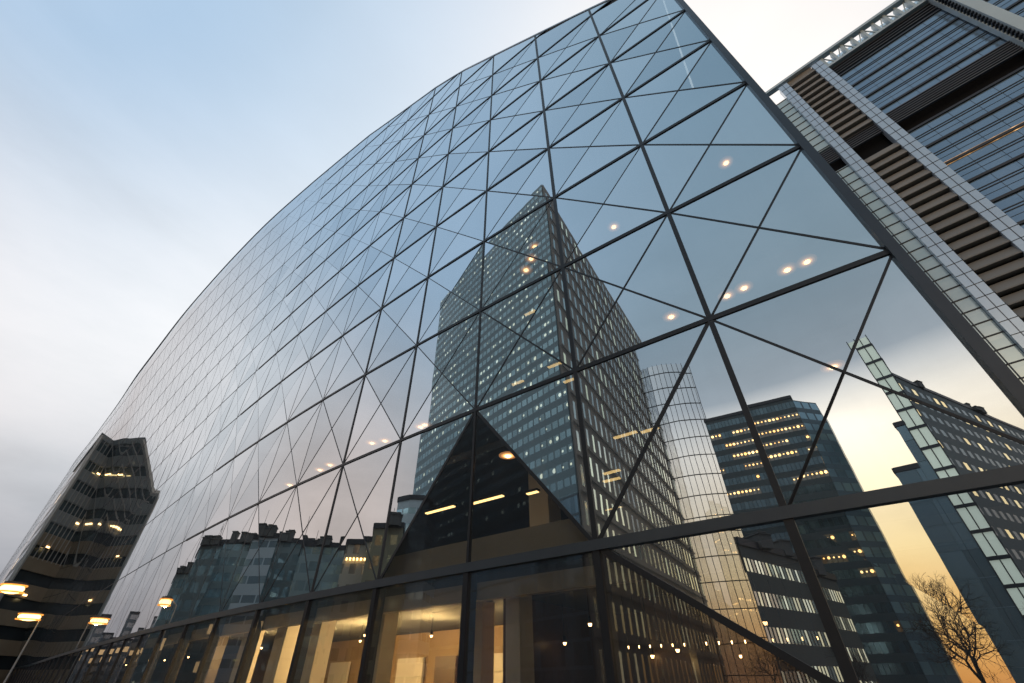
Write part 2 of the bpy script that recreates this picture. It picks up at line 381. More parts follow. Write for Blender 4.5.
def dbar(mb, a, b, w, n=3):
    for k in range(n):
        p = [(a[0] + (b[0] - a[0]) * t, a[1] + (b[1] - a[1]) * t) for t in (k / n, (k + 1) / n)]
        mid = ((p[0][0] + p[1][0]) / 2, (p[0][1] + p[1][1]) / 2)
        mb.bar(surf(*p[0]), surf(*p[1]), nrm(*mid), w, 0.012 if a[0] < 6 else 0.003, 0.02)
for i in range(NC):
    s0, s1 = CS[i], CS[i + 1]; h0, h1 = roofz(s0), roofz(s1)
    sub = 5 if i < 6 else (3 if i < 16 else 2)
    for j in range(1, len(ZR)):
        zb = ZR[j]; zt = ZR[j + 1] if j + 1 < len(ZR) else 99
        t0, t1 = min(zt, h0), min(zt, h1)
        if t0 <= zb and t1 <= zb: continue
        sa, sb = s0, s1
        if t0 <= zb: sa = s0 + (s1 - s0) * (zb - h0) / (h1 - h0); t0 = zb + 1e-4
        if t1 <= zb: sb = s0 + (s1 - s0) * (h0 - zb) / (h0 - h1); t1 = zb + 1e-4
        a, b_, c, d = (sa, zb), (sb, zb), (sb, t1), (sa, t0)
        full = t0 == zt and t1 == zt
        near = i < 14 and j < 9 and cells < 99
        tgt = PaneMesh() if near else rest
        if j == 1 and i in (1, 2, 3):
            # bottom row with one diagonal only; two clear panes meet below the node at column three
            if i == 1: tr = [((a, b_, d), 'pane'), ((b_, c, d), 'pane')]; dd = [(b_, d)]     # b_ = column 2 foot
            if i == 2: tr = [((a, c, d), 'pane'), ((a, b_, c), 'clear')]; dd = [(a, c)]
            if i == 3: tr = [((a, b_, d), 'clear'), ((b_, c, d), 'pane')]; dd = [(b_, d)]
            par = None
            for (tri_, kind) in tr:
                q = PaneMesh(); q.tri(*tri_, None, 6); o = q.build('glass_pane', M[kind], gb)
                if kind == 'clear': tag(o, 'clear dark triangular pane showing the floor inside')
            for x in dd: dbar(diag[i], x[0], x[1], 0.10, 4)
            cells += 1; continue
        if full:
            m_ = ((s0 + s1) / 2, (zb + t0) / 2)
            if near and i > 5 or not near: pass
            for q in ((a, b_, m_), (b_, c, m_), (c, d, m_), (d, a, m_)): tgt.tri(*q, None, max(2, sub - 1) if near else 2)
            w = 0.055 if i < 3 else (0.036 if i < 6 else (0.02 if i < 10 else 0.011))
            wd = 0.13 if (i == 0 and j == 1) else w
            w2 = w * (1.0 if (i == 0 or j < 3) else 0.55)
            dbar(diag[i], a, m_, w, 2); dbar(diag[i], m_, c, w, 2)
            dbar(diag[i], b_, m_, w2, 2); dbar(diag[i], m_, d, w2, 2)
            if i == 0 and j == 1: dbar(diag[i], b_, m_, 0.05, 2)
        else:
            tgt.tri(a, b_, c, None, 2); tgt.tri(a, c, d, None, 2)
            if min(t0, t1) - zb > 0.3: dbar(diag[i], b_, d, 0.06, 2)
        if near: tgt.build('glass_pane', M['pane'], gb); cells += 1
tag(rest.build('glass_pane', M['pane_far'], gb), kind='stuff')
for i, d_ in enumerate(diag):
    if d_.f: d_.build('diagonal_brace', M['mullion'], gb)
# column mullions
for i, s in enumerate(CS):
    mb = MB(); h = roofz(s); zz = list(np.linspace(0.535, h, 15)); w = 0.13 if i < 3 else (0.08 if i < 6 else (0.042 if i < 12 else 0.024))
    for k in range(14):
        mb.bar(surf(s, zz[k]), surf(s, zz[k + 1]), nrm(s, (zz[k] + zz[k + 1]) / 2), w if i else 0.2, (0.03 if i < 6 else 0.006) if i else 0.12, 0.08)
    mb.build('mullion', M['mullion'] if i else M['edge'], gb)
# storey transoms
for j in range(2, len(ZR)):
    mb = MB(); z = ZR[j]; s = 0.0
    while s < 44:
        st = 0.14 if s < 8 else 0.4
        if z < roofz(s) + 0.02:
            mb.bar(surf(s, z), surf(min(44, s + st), z), nrm(s + st / 2, z), 0.13 if s < 3 else (0.10 if s < 8 else 0.06), 0.035 if s < 8 else 0.015, 0.08)
        s += st
    if mb.f: mb.build('transom', M['mullion'], gb)
# beam above the lobby storey
mb = MB(); s = 0.0
while s < 44:
    st = 0.14 if s < 8 else 0.4
    mb.bar(surf(s, 0.535), surf(s + st, 0.535), nrm(s, 0.535), 0.22, 0.10, 0.45); s += st
mb.build('lobby_beam', principled('beam_metal', (0.075, 0.09, 0.105), 0.4, 0.3, 0.15, 1.5), gb)
# roof coping
mb = MB(); s = 0.0
while s < 44:
    st = 0.3
    mb.bar(surf(s, roofz(s)), surf(s + st, roofz(s + st)), nrm(s, roofz(s)), 0.14, 0.04, 0.2); s += st
mb.build('roof_coping', principled('pale_coping_metal', (0.42, 0.47, 0.52), 0.35, 0.4, 0.1, 1.0), gb)
# lobby storey windows and posts
LB = ZR[0] + 0.02
for i in range(NC):
    s0, s1 = CS[i], CS[i + 1]
    if i > 30: break
    a, b_, c, d = (s0, LB), (s1, LB), (s1, 0.535), (s0, 0.535)
    if i == 1:
        lo = (s0, -0.05)
        for tri_, k in (((c, b_, lo), 'lobby'), ((b_, a, lo), 'lobby'), ((c, lo, d), 'lobby_mirror')):
            q = PaneMesh(); q.tri(*tri_, None, 5); q.build('lobby_window', M[k], gb)
        mb = MB(); mb.bar(surf(*c), surf(*lo), nrm(1.2, 0.2), 0.13, 0.05, 0.1); mb.build('lobby_brace', M['mullion'], gb)
    else:
        k = 'lobby_mirror' if i < 1 else 'lobby'
        q = PaneMesh(); sb = 5 if i < 8 else 2
        q.tri(a, b_, c, None, sb); q.n = [nrm(s0, 0) * 0 + n_ for n_ in q.n]
        q.tri(a, c, d, None, sb); q.build('lobby_window', M[k], gb)
for i, s in enumerate(CS[:32]):
    mb = MB(); mb.bar(surf(s, LB), surf(s, 0.535), nrm(s, 0.3), 0.17, 0.07, 0.3); mb.build('lobby_post', M['mullion'] if i else M['edge'], gb)

# interior: floors, core, parapet, pillars, lamps
def ribbon(name, m, s0, s1, i0, i1, z0, z1, step=0.25, parent=gb):
    """solid strip that follows the wall between inward offsets i0..i1 (m) and heights z0..z1 (m)"""
    mb = MB(); s = s0
    while s < s1 - 1e-6:
        e = min(s1, s + step); zc0 = (z0 - EYE) / U
        P = []
        for q in (s, e):
            for off in (i0, i1):
                p = surf(q, min(zc0, 3.3), -off); P.append((p.x, p.y))
        a, b_, c, d = P[0], P[1], P[3], P[2]
        for quad in ([(*a, z0), (*d, z0), (*c, z0), (*b_, z0)], [(*a, z1), (*b_, z1), (*c, z1), (*d, z1)], [(*a, z0), (*a, z1), (*d, z1), (*d, z0)], [(*b_, z0), (*c, z0), (*c, z1), (*b_, z1)]):
            mb.poly(quad)
        s = e
    return mb.build(name, m, parent)
ribbon('floor_slab', M['slab'], 0.02, 40, 0.5, 14, 3.72, 3.98, 0.5)
ribbon('floor_edge', M['spandrel'], 0.02, 40, 0.75, 0.95, 4.05, 4.95)
ribbon('lobby_soffit', M['spandrel'], 0.02, 40, 0.35, 0.6, 3.30, 3.70)
ribbon('ceiling', M['slab'], 0.12, 12, 2.0, 14, 8.3, 8.6)
ribbon('ceiling', M['slab'], 0.12, 12, 1.2, 14, 10.95, 11.2)
ribbon('ceiling', M['slab'], 0.12, 9, 1.2, 14, 16.6, 16.9)
ribbon('ceiling', M['slab'], 0.12, 9, 1.6, 14, 21.8, 22.1)
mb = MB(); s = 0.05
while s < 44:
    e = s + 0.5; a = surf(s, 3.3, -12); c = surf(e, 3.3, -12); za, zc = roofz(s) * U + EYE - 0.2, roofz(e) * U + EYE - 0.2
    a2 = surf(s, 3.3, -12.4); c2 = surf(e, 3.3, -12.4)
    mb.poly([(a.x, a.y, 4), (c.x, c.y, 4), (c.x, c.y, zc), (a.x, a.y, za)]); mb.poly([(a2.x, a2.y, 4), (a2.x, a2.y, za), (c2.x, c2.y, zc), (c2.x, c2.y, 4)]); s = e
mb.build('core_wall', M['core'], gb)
mb = MB(); s = 0.05
while s < 44:
    e = s + 0.3; P = []
    for q in (s, e):
        zz_ = roofz(q) - 0.08; a = surf(q, zz_, -0.1); c = surf(q, zz_, -24); P.append((a, c))
    (a, c), (b_, d) = P; up = Vector((0, 0, 0.25))
    mb.poly([a, c, d, b_]); mb.poly([a - up, b_ - up, d - up, c - up]); mb.poly([a, b_, b_ - up, a - up]); mb.poly([c, c - up, d - up, d]); s = e
mb.build('roof', M['slab'], gb)
ribbon('lobby_wall', M['lobbywall'], 2.7, 30, 9, 9.3, 0.02, 3.7, 0.5)
ribbon('lobby_wall', M['wood'], 0.02, 2.7, 9, 9.3, 0.02, 3.7, 0.5)
pa, pb = surf(2.72, 0, -2.6), surf(2.72, 0, -9.2); mb = MB(); mb.bar((pa.x, pa.y, 1.86), (pb.x, pb.y, 1.86), (0, 0, 1), 0.2, 1.85, 1.84); mb.build('light_block_wall', M['wood'], gb)  # added to stop lamp spill reaching the dark end of the lobby
for k_, (s_, w_) in enumerate(((3.0, .9), (3.6, .5), (4.1, 1.1), (4.7, .7), (5.3, 1.0), (6.0, .8), (6.8, 1.0))):
    p = surf(s_, 0, -8.85); th_ = float(np.interp(s_, SS, TH)); d = Vector((math.cos(th_), math.sin(th_), 0)); n = Vector((-d.y, d.x, 0))
    mb = MB(); mb.box((p.x, p.y, 1.35), d, n, (0, 0, 1), w_, .06, 1.3); dd = mb.build('lobby_door', M['wood'] if k_ % 2 else M['pillar'], gb)
    mb = MB(); q_ = p + d * (w_ * .8) - n * -.12; mb.box((q_.x, q_.y, 1.2), d, n, (0, 0, 1), .03, .05, .25); mb.build('handle', M['white_metal'], dd)
ribbon('lobby_floor', M['wood'], 0.02, 30, 0.05, 9, 0.004, 0.03, 0.5)
# end wall at the near corner and the back of the building
ca = R_(55.2); cdir = Vector((math.cos(ca), math.sin(ca), 0)); c0 = surf(0, 0)
q = MB(); hz = roofz(0) * U + EYE
p0 = Vector((c0.x, c0.y, 0)) + cdir * 0.2; p1 = p0 + cdir * 26
sd = Vector((-cdir.y, cdir.x, 0)) * 0.15; hz -= 0.3
q.prism([(p0 + sd)[:2], (p1 + sd)[:2], (p1 - sd)[:2], (p0 - sd)[:2]], 0, hz); q.build('end_wall', M['core'], gb)
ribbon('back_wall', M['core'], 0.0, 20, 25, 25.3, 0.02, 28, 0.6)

def downlight(p, zc, r=0.075):
    """ceiling downlight: housing, stem and glowing disc, ringed by an emissive halo"""
    mb = MB(); mb.tube((p[0], p[1], p[2]), (p[0], p[1], p[2] + 0.14), r * 1.25, r * 1.1, 14)
    if zc > p[2] + 0.15: mb.tube((p[0], p[1], p[2] + 0.14), (p[0], p[1], zc), 0.012, 0.012, 5)
    h = mb.build('downlight', M['mullion'], gb)
    mb = MB()
    mb.tube((p[0], p[1], p[2] - 0.035), (p[0], p[1], p[2] - 0.004), r * 0.75, r, 14); mb.build('bulb', M['lamp'], h)
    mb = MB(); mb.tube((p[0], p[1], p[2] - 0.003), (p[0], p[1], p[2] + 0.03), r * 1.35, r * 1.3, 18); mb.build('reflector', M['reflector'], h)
    for q_, (f_, e_) in enumerate(((1.75, 'halo_ring_a'), (2.3, 'halo_ring_b'), (3.0, 'halo_ring_c'))):
        mb = MB(); mb.tube((p[0], p[1], p[2] + .004 * (q_ + 1)), (p[0], p[1], p[2] + 0.03), r * f_, r * f_, 20); mb.build('halo_ring', M[e_], h)  # lamp halo built as glowing rings, fading outward
LP = [(7.76, 8.17, 16.2, 16.6), (4.13, 10.67, 15.89, 16.6), (4.99, 10.1, 10.55, 10.95), (6.37, 9.16, 10.52, 10.95), (6.77, 8.88, 10.56, 10.95), (7.7, 8.21, 10.58, 10.95), (8.1, 7.92, 10.58, 10.95),
      (7.53, 8.33, 7.36, 8.3), (-9.17, 19.72, 9.6, 10.95), (-8.55, 19.26, 9.65, 10.95), (-6.19, 17.53, 9.91, 10.95), (-5.47, 17.01, 9.76, 10.95), (-3.55, 15.68, 9.8, 10.95), (-3.75, 15.85, 9.8, 10.95), (-11.2, 21.29, 9.47, 10.95),
      (-0.17, 13.45, 7.47, 8.3), (0.65, 12.93, 15.9, 16.6), (1.09, 12.64, 17.12, 21.8), (0.9, 12.8, 16.5, 16.6)]
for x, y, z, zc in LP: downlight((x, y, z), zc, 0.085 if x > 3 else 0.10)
def strip(x, y, z, L=1.0, w=0.06, ang=None):
    a = R_(144 if ang is None else ang); d = Vector((math.cos(a), math.sin(a), 0))
    mb = MB(); c = Vector((x, y, z)); n = Vector((-d.y, d.x, 0))
    mb.box(c + Vector((0, 0, 0.05)), d, n, (0, 0, 1), L / 2 + .03, w + 0.03, 0.035); h = mb.build('strip_light', M['mullion'], gb)
    mb = MB(); mb.box(c, d, n, (0, 0, 1), L / 2, w, 0.014); mb.build('strip_diffuser', M['strip'], h)
for a in ((0.74, 12.87, 13.29, .5), (1.5, 12.38, 10.36, .55), (0.2, 13.21, 10.17, .5), (-2.5, 14.98, 6.23, 1.3), (-0.85, 13.89, 6.19, 1.3), (1.9, 12.15, 9.55, .4), (3.2, 11.28, 7.12, .7), (3.8, 10.89, 7.07, .5), (2.73, 11.59, 6.16, .5), (2.73, 11.75, 6.0, .5), (2.6, 11.4, 5.1, .45), (0.6, 13.6, 6.3, .4)): strip(*a)
# lobby pillars, warm pendant lamps and counters
for s, dpt, w, m_ in ((2.43, 1.5, 0.45, 'pillar'), (3.05, 3.2, 0.6, 'pillar'), (3.95, 2.4, 0.9, 'pillar'), (4.75, 2.2, 0.8, 'pillar'), (5.35, 2.2, 0.9, 'pillar'), (6.1, 2.2, 0.8, 'pillar'), (1.3, 5, 0.5, 'wood'), (0.5, 4, 0.5, 'wood'), (1.9, 6, 1.2, 'wood'), (7.2, 2.5, 0.7, 'wood'), (8.6, 2.5, 0.7, 'wood')):
    p = surf(s, 0, -dpt); th = float(np.interp(s, SS, TH)); d = Vector((math.cos(th), math.sin(th), 0)); n = Vector((-d.y, d.x, 0))
    mb = MB(); mb.box((p.x, p.y, 1.87), d, n, (0, 0, 1), w / 2, 0.3, 1.84); mb.build('pillar', M[m_], gb)
p = surf(2.45, 0.9, -3.2); mb = MB(); mb.box((p.x, p.y, 5.9), (0.809, -0.588, 0), (0.588, 0.809, 0), (0, 0, 1), 0.38, 0.38, 1.9); mb.build('pillar', M['pillar'], gb)
def pendant(s, dpt, z, e=38, r=0.055):
    p = surf(s, 0, -dpt)
    mb = MB(); mb.tube((p.x, p.y, z + .02), (p.x, p.y, z + .2), r * 1.3, r * .7, 12); mb.tube((p.x, p.y, z + .2), (p.x, p.y, 3.72), .01, .01, 5)
    h = mb.build('pendant_lamp', M['mullion'], gb)
    mb = MB(); mb.tube((p.x, p.y, z - .05), (p.x, p.y, z + .015), r * .6, r, 12); mb.build('bulb', M['lamp'], h)
    if e:
        l = bpy.data.lights.new('lamp_light', 'POINT'); l.energy = e; l.color = (1, .62, .24); l.shadow_soft_size = .1
        lo = bpy.data.objects.new('lamp_light', l); col.objects.link(lo); lo.location = (p.x, p.y, z - .15)
for s, dpt, z, e in ((2.2, 3.5, 2.9, 6), (3.1, 5, 3.0, 110), (4.0, 5, 3.1, 600), (4.35, 3, 3.1, 0), (4.9, 4.5, 3.1, 650), (5.6, 4.2, 3.1, 500), (6.5, 3.5, 3.1, 160), (1.2, 4, 2.7, 6), (7.5, 3, 3.1, 45), (8.5, 3, 3.0, 0), (9.6, 3, 3.0, 25), (10.5, 3, 3.1, 0), (12, 3, 3.0, 0), (2.0, 5.5, 2.2, 0), (1.8, 5.2, 2.3, 0), (2.6, 5, 2.6, 0), (3.6, 6, 2.6, 0)):
    pendant(s, dpt, z, e)

for k_ in range(17): pendant(1.0 + .075 * k_ + (.06 if k_ > 8 else 0), 5.0, 2.42, 0, .018)
pendant(1.55, 7.5, 2.2, 14, .04)  # lamp added for the golden glow low in the lobby

# ------------------------------------------------------------------ the real tower on the right (behind the glass corner)
GD = 67.5
gd = Vector((-0.73674, 0.67618, 0)); gn = Vector((0.67618, 0.73674, 0))       # along the face, and away from the camera
def G(s, z, out=0.0): return gd * (s * GD) + gn * (GD - out) + Vector((0, 0, z * GD + EYE))
ot = empty('office_tower', G(-0.4, -EYE / GD))
tag(ot, 'tall blue glass office tower with two pale vertical strips and brown louvres, upper right', 'office tower')
def gbox(mb, s0, s1, z0, z1, o0, o1):
    c = (G(s0, z0, o0) + G(s1, z1, o1)) / 2
    mb.box(c, gd, gn, (0, 0, 1), abs(s1 - s0) * GD / 2, abs(o1 - o0) / 2, abs(z1 - z0) * GD / 2)
M['t_dark'] = principled('tower_dark_recess', (0.010, 0.012, 0.016), 0.9, 0, 0.2, 0.1, spec=0.1)
M['t_line'] = principled('tower_dark_trim', (0.03, 0.035, 0.045), 0.4, 0.3, 0.2, 0.2)
M['t_pale'] = principled('tower_pale_strip', (0.46, 0.56, 0.66), 0.22, 0.4, 0.10, 0.25)
M['t_louvre'] = principled('tower_brown_louvre', (0.20, 0.197, 0.185), 0.6, 0.0, 0.22, 0.12)
M['t_beam'] = principled('tower_steel_beam', (0.42, 0.52, 0.57), 0.45, 0.2, 0.15, 0.15)
def tower_glass(name, c1, c2, refl=0.35):
    m, b, out = mat(name)
    pos = nd(m.node_tree, 'ShaderNodeNewGeometry').outputs['Position']
    n = b.noise(b.v('MULTIPLY', pos, (1, 1, 0.6)), 0.05, 5, 0.6)
    x, y, z = b.sep(pos)
    al = b.v('DOT_PRODUCT', pos, tuple(gd))
    cell = nd(m.node_tree, 'ShaderNodeTexWhiteNoise', noise_dimensions='3D')
    b.set(cell.inputs['Vector'], b.xyz(b.m('FLOOR', b.m('DIVIDE', al, 2.6)), b.m('FLOOR', b.m('DIVIDE', z, 1.92)), 1.0))
    f = b.m('ADD', b.m('MULTIPLY', n, 0.7), b.m('MULTIPLY', cell.outputs[0], 0.3))
    p = nd(m.node_tree, 'ShaderNodeBsdfPrincipled'); b.set(p.inputs['Base Color'], b.mix(f, c1, c2))
    p.inputs['Roughness'].default_value = 0.10; p.inputs['Metallic'].default_value = refl; p.inputs['Specular IOR Level'].default_value = 0.8
    bn = nd(m.node_tree, 'ShaderNodeBump'); bn.inputs['Distance'].default_value = 0.05; bn.inputs['Strength'].default_value = 0.5
    b.set(bn.inputs['Height'], b.m('ADD', b.noise(pos, 0.15, 3), b.m('MULTIPLY', cell.outputs[0], 0.05))); b.set(p.inputs['Normal'], bn.outputs[0])
    m.node_tree.links.new(p.outputs[0], out.inputs[0]); return m
M['t_glass'] = tower_glass('tower_blue_glass', (0.15, 0.25, 0.37), (0.27, 0.39, 0.52), 0.5)
M['t_glass2'] = tower_glass('tower_pale_glass', (0.34, 0.46, 0.48), (0.58, 0.64, 0.62), 0.35)
ZG = -EYE / GD
SL, SR = -0.10, -0.95
# body
mb = MB(); gbox(mb, SL, SR, ZG, 1.395, -30, -1.2); mb.build('wall', M['t_dark'], ot)
# blue glass bays between the floor lines, two fields either side of the plant floors
def rows(mb, s0, s1, z0, z1, o0, o1): gbox(mb, s0, s1, z0, z1, o0, o1)
floors = []
z = 1.345
while z > -0.02:
    if not (1.005 < z - 0.0712 / 2 < 1.10): floors.append(z)
    z -= 0.0712
zt = 1.348
fz = []
z = 1.348
while z - 0.071 > 1.09: fz.append((z, z - 0.071)); z -= 0.071
fz.append((z, 1.105))
z = 1.014
while z > 0.05: fz.append((z, z - 0.0705)); z -= 0.0705
for a, b_ in fz:
    mb = MB(); gbox(mb, -0.352, SR, b_, a, -1.0, 0.0); mb.build('glass_band', M['t_glass'], ot)
mb = MB()
for a, b_ in fz:
    gbox(mb, -0.352, SR, a - 0.0062, a + 0.0, 0.001, 0.25)        # floor line
    gbox(mb, -0.352, SR, a - 0.0315, a - 0.0295, 0.001, 0.08); gbox(mb, -0.352, SR, a - 0.0385, a - 0.0365, 0.001, 0.08); gbox(mb, -0.352, SR, a - 0.053, a - 0.0522, 0.001, 0.04)
mb.build('floor_fins', M['t_line'], ot)
mb = MB()
for a, b_ in fz:
    s = -0.352
    while s > SR: gbox(mb, s, s - 0.0005, b_, a, 0.002, 0.03); s -= 0.0385
mb.build('glass_joints', M['t_line'], ot)
# plant floors: fine dark louvre lines then a black recess
mb = MB()
for k in range(7): gbox(mb, -0.262, SR, 1.055 + k * 0.0075, 1.0575 + k * 0.0075, 0.0, 0.4)
for k in range(4): gbox(mb, -0.352, SR, 1.356 + k * 0.011, 1.3585 + k * 0.011, -0.6, 0.3)
for k in range(7): gbox(mb, -0.195, -0.235, 1.05 + k * 0.0075, 1.0525 + k * 0.0075, 0.0, 0.4)
mb.build('plant_louvres', principled('plant_louvre_metal', (0.09, 0.10, 0.12), 0.5, 0.2), ot)
# brown louvres between the strips
for z0, z1 in ((1.088, 1.445), (0.08, 1.0)):
    z = z1
    while z > z0 + 0.01:
        mb = MB()
        a0, a1 = z - 0.0225, z - 0.002
        P = [G(-0.262, a1, 0.0), G(-0.262, a1, 0.35), G(-0.262, a0, 0.95), G(-0.262, a0 - 0.003, 0.95), G(-0.262, a0 - 0.003, -0.1)]
        Q = [p + gd * (-0.067 * GD) for p in P]
        n_ = len(P)
        for k in range(n_): mb.poly([P[k], P[(k + 1) % n_], Q[(k + 1) % n_], Q[k]])
        mb.poly(P[::-1]); mb.poly(Q); mb.build('louvre', M['t_louvre'], ot); z -= 0.0293
# pale strips with fine joints
for (s0, s1, zt_) in ((-0.328, -0.352, 1.447), (-0.236, -0.260, 1.45)):
    mb = MB(); gbox(mb, s0, s1, ZG, zt_, -0.5, 1.1); st = mb.build('pale_strip', M['t_pale'], ot)
    mb = MB(); gbox(mb, (s0 + s1) / 2 - 0.0006, (s0 + s1) / 2 + 0.0006, ZG, zt_, 1.1, 1.12)
    z = zt_
    while z > 0.02: gbox(mb, s0 + 0.0003, s1 - 0.0003, z - 0.0011, z, 1.05, 1.14); z -= 0.0285
    mb.build('strip_joints', M['t_line'], st)
# pale glass bays left of the strips
mb = MB(); gbox(mb, SL, -0.2355, ZG, 1.015, -1.0, 0.1); gbox(mb, SL, -0.2355, 1.11, 1.40, -1.0, 0.1); mb.build('glass_bay', M['t_glass2'], ot)
mb = MB(); z = 1.012
while z > 0.02: gbox(mb, SL, -0.236, z - 0.002, z, 0.1, 0.2); z -= 0.0285
z = 1.40
while z > 1.11: gbox(mb, SL, -0.236, z - 0.002, z, 0.1, 0.2); z -= 0.0285
for s in (-0.2105, -0.185, -0.16, -0.135): gbox(mb, s, s - 0.0012, ZG, 1.013, 0.1, 0.3)
mb.build('bay_joints', M['t_line'], ot)
# crown: rooftop truss with pale glazing between posts, and the roof edge
mb = MB(); gbox(mb, SL, SR, 1.458, 1.468, 0.2, 1.3); gbox(mb, -0.352, SR, 1.396, 1.404, -1.1, 0.9); mb.build('roof_edge', M['t_beam'], ot)
mb = MB(); gbox(mb, -0.2625, -0.3275, 1.425, 1.4575, 0.02, 0.5); mb.build('upstand_wall', M['t_louvre'], ot)
mb = MB(); gbox(mb, -0.352, SR, 1.404, 1.458, -1.2, -0.9)
mb.build('crown_glazing', coated_glass('crown_glass', 0.1, (0.9, 0.95, 0.95), (0.85, 0.92, 0.9)), ot)
mb = MB(); s = -0.354; k = 0
while s > SR:
    gbox(mb, s, s - 0.006, 1.404, 1.458, -0.5, 0.7)
    if k % 2: mb.bar(G(s - 0.006, 1.404, 0.4), G(s - 0.024, 1.458, 0.4), -gn, 0.18, 0.1, 0.1)
    else: mb.bar(G(s - 0.006, 1.458, 0.4), G(s - 0.024, 1.404, 0.4), -gn, 0.18, 0.1, 0.1)
    s -= 0.026; k += 1
mb.build('crown_truss', M['t_beam'], ot)
# big projecting steel beams at the right
mb = MB(); gbox(mb, -0.592, -0.612, ZG, 1.47, 0.2, 2.4); gbox(mb, -0.585, -0.590, ZG, 1.47, 0.2, 1.2); mb.build('steel_fin', M['t_beam'], ot)
z = 1.46
while z > 0.95: mb = MB(); gbox(mb, -0.586, -0.593, z - 0.004, z, 1.0, 2.0); mb.build('fin_rung', M['t_line'], ot); z -= 0.012
# lit ceiling strip behind one floor of glass
mb = MB(); gbox(mb, -0.354, SR, 0.8655, 0.877, 0.01, 0.05)
mm, b, out = mat('lit_office_ceiling'); pos = nd(mm.node_tree, 'ShaderNodeNewGeometry').outputs['Position']
al = b.v('DOT_PRODUCT', pos, tuple(gd)); nn = b.noise(b.xyz(al, 0.0, 0.0), 0.55, 3)
p = nd(mm.node_tree, 'ShaderNodeBsdfPrincipled'); b.set(p.inputs['Base Color'], (0.35, 0.28, 0.22)); p.inputs['Roughness'].default_value = 0.3
b.set(p.inputs['Emission Color'], (1, 0.55, 0.22)); b.set(p.inputs['Emission Strength'], b.m('ADD', 0.08, b.m('MULTIPLY', b.m('POWER', nn, 7.0), 22.0)))
mm.node_tree.links.new(p.outputs[0], out.inputs[0]); mb.build('lit_window_band', mm, ot)

# ------------------------------------------------------------------ towers around the square behind the camera (seen in the glass)
def tower(name, label, cat, blocks, roofm=None, group=None):
    """blocks: (plan, z0, z1, material, part name)"""
    cx = sum(p[0] for p in blocks[0][0]) / len(blocks[0][0]); cy = sum(p[1] for p in blocks[0][0]) / len(blocks[0][0])
    e = empty(name, (cx, cy, 0)); tag(e, label, cat, group)
    for plan, z0, z1, m_, pn in blocks:
        mb = MB(); mb.prism(list(plan), z0, z1); w = mb.build(pn, m_, e)
        if pn == 'wall':
            # parapet
            n = len(plan); mb = MB()
            for i in range(n):
                a = plan[i]; b_ = plan[(i + 1) % n]
                mb.bar((a[0], a[1], z1 + 0.3), (b_[0], b_[1], z1 + 0.3), (0, 0, 1), 0.5, 0.5, 0.5)
            mb.build('parapet', roofm or M['t_line'], e)
            if z1 > 15 and z1 < 75 and cat != 'tower' and math.hypot(plan[1][0] - plan[0][0], plan[1][1] - plan[0][1]) > 6.5:
                r = random.Random(int(z1 * 10) + int(plan[0][0]))
                for _ in range(4):
                    t = r.uniform(.12, .88); w_ = r.uniform(.8, 2.4); h_ = r.uniform(.8, 2.6)
                    x_ = plan[0][0] * (1 - t) + plan[1][0] * t; y_ = plan[0][1] * (1 - t) + plan[1][1] * t
                    x_ = x_ * .86 + cx * .14; y_ = y_ * .86 + cy * .14
                    mb = MB(); mb.box((x_, y_, z1 + h_ / 2), (1, 0, 0), (0, 1, 0), (0, 0, 1), w_, w_ * .7, h_ / 2 + .02)
                    mb.box((x_, y_, z1 + h_ + .15), (1, 0, 0), (0, 1, 0), (0, 0, 1), w_ + .15, w_ * .7 + .15, .1); mb.build('roof_plant', M['slab'], e)
                mb = MB(); mb.tube((x_, y_, z1), (x_, y_, z1 + r.uniform(3, 6)), .1, .05, 5); mb.build('mast', M['t_line'], e)
    return e
def off(p, az, d): return (p[0] + math.cos(R_(az)) * d, p[1] + math.sin(R_(az)) * d)
# central tower: spotted blue face, stone face with tall windows
A_C, A_L, A_R = (-77.1, -28.4), (-150.1, 4.8), (-152.0, -120.5)
A_M = (-133.0, -2.4)
m_spots = facade('spotted_blue_facade', (0.12, 0.19, 0.22), (0.075, 0.115, 0.13), 2.4, 3.9, 0.8, 0.5, lit=0.36, litcol=(0.85, 0.80, 0.55), lits=1.0, seed=2, dots=(0.8, 0.5, 0.52), wrough=0.3)
m_stone = facade('stone_facade', (0.19, 0.185, 0.175), (0.20, 0.24, 0.235), 4.6, 8.6, 0.30, 0.60, lit=0.22, litcol=(0.78, 0.76, 0.45), lits=0.5, seed=5)
ct = empty('corner_tower', (-110, -40, 0)); tag(ct, 'tall pointed tower of blue glass and grey stone, reflected mid picture', 'tower')
def face(parent, name, a, b_, z0, z1, thick, m_, seg=1):
    mb = MB(); L = math.hypot(b_[0] - a[0], b_[1] - a[1]); mb.poly([(*a, z0), (*b_, z0), (*b_, z1), (*a, z1)], [(0, z0), (L, z0), (L, z1), (0, z1)])
    n = ((b_[1] - a[1]) / L, -(b_[0] - a[0]) / L)
    c = (n[0], n[1])
    a2 = (a[0] + c[0] * thick, a[1] + c[1] * thick); b2 = (b_[0] + c[0] * thick, b_[1] + c[1] * thick)
    mb.poly([(*a, z1), (*b_, z1), (*b2, z1), (*a2, z1)]); mb.poly([(*b2, z0), (*a2, z0), (*a2, z1), (*b2, z1)])
    mb.poly([(*a2, z0), (*a, z0), (*a, z1), (*a2, z1)]); mb.poly([(*b_, z0), (*b2, z0), (*b2, z1), (*b_, z1)])
    return mb.build(name, m_, parent)
A_B = (A_L[0] + A_R[0] - A_C[0], A_L[1] + A_R[1] - A_C[1])
mb = MB(); mb.prism([A_C, A_M, (A_M[0] - 40, A_M[1] - 60), A_R], 0, 156.0); mb.build('core', M['t_line'], ct)
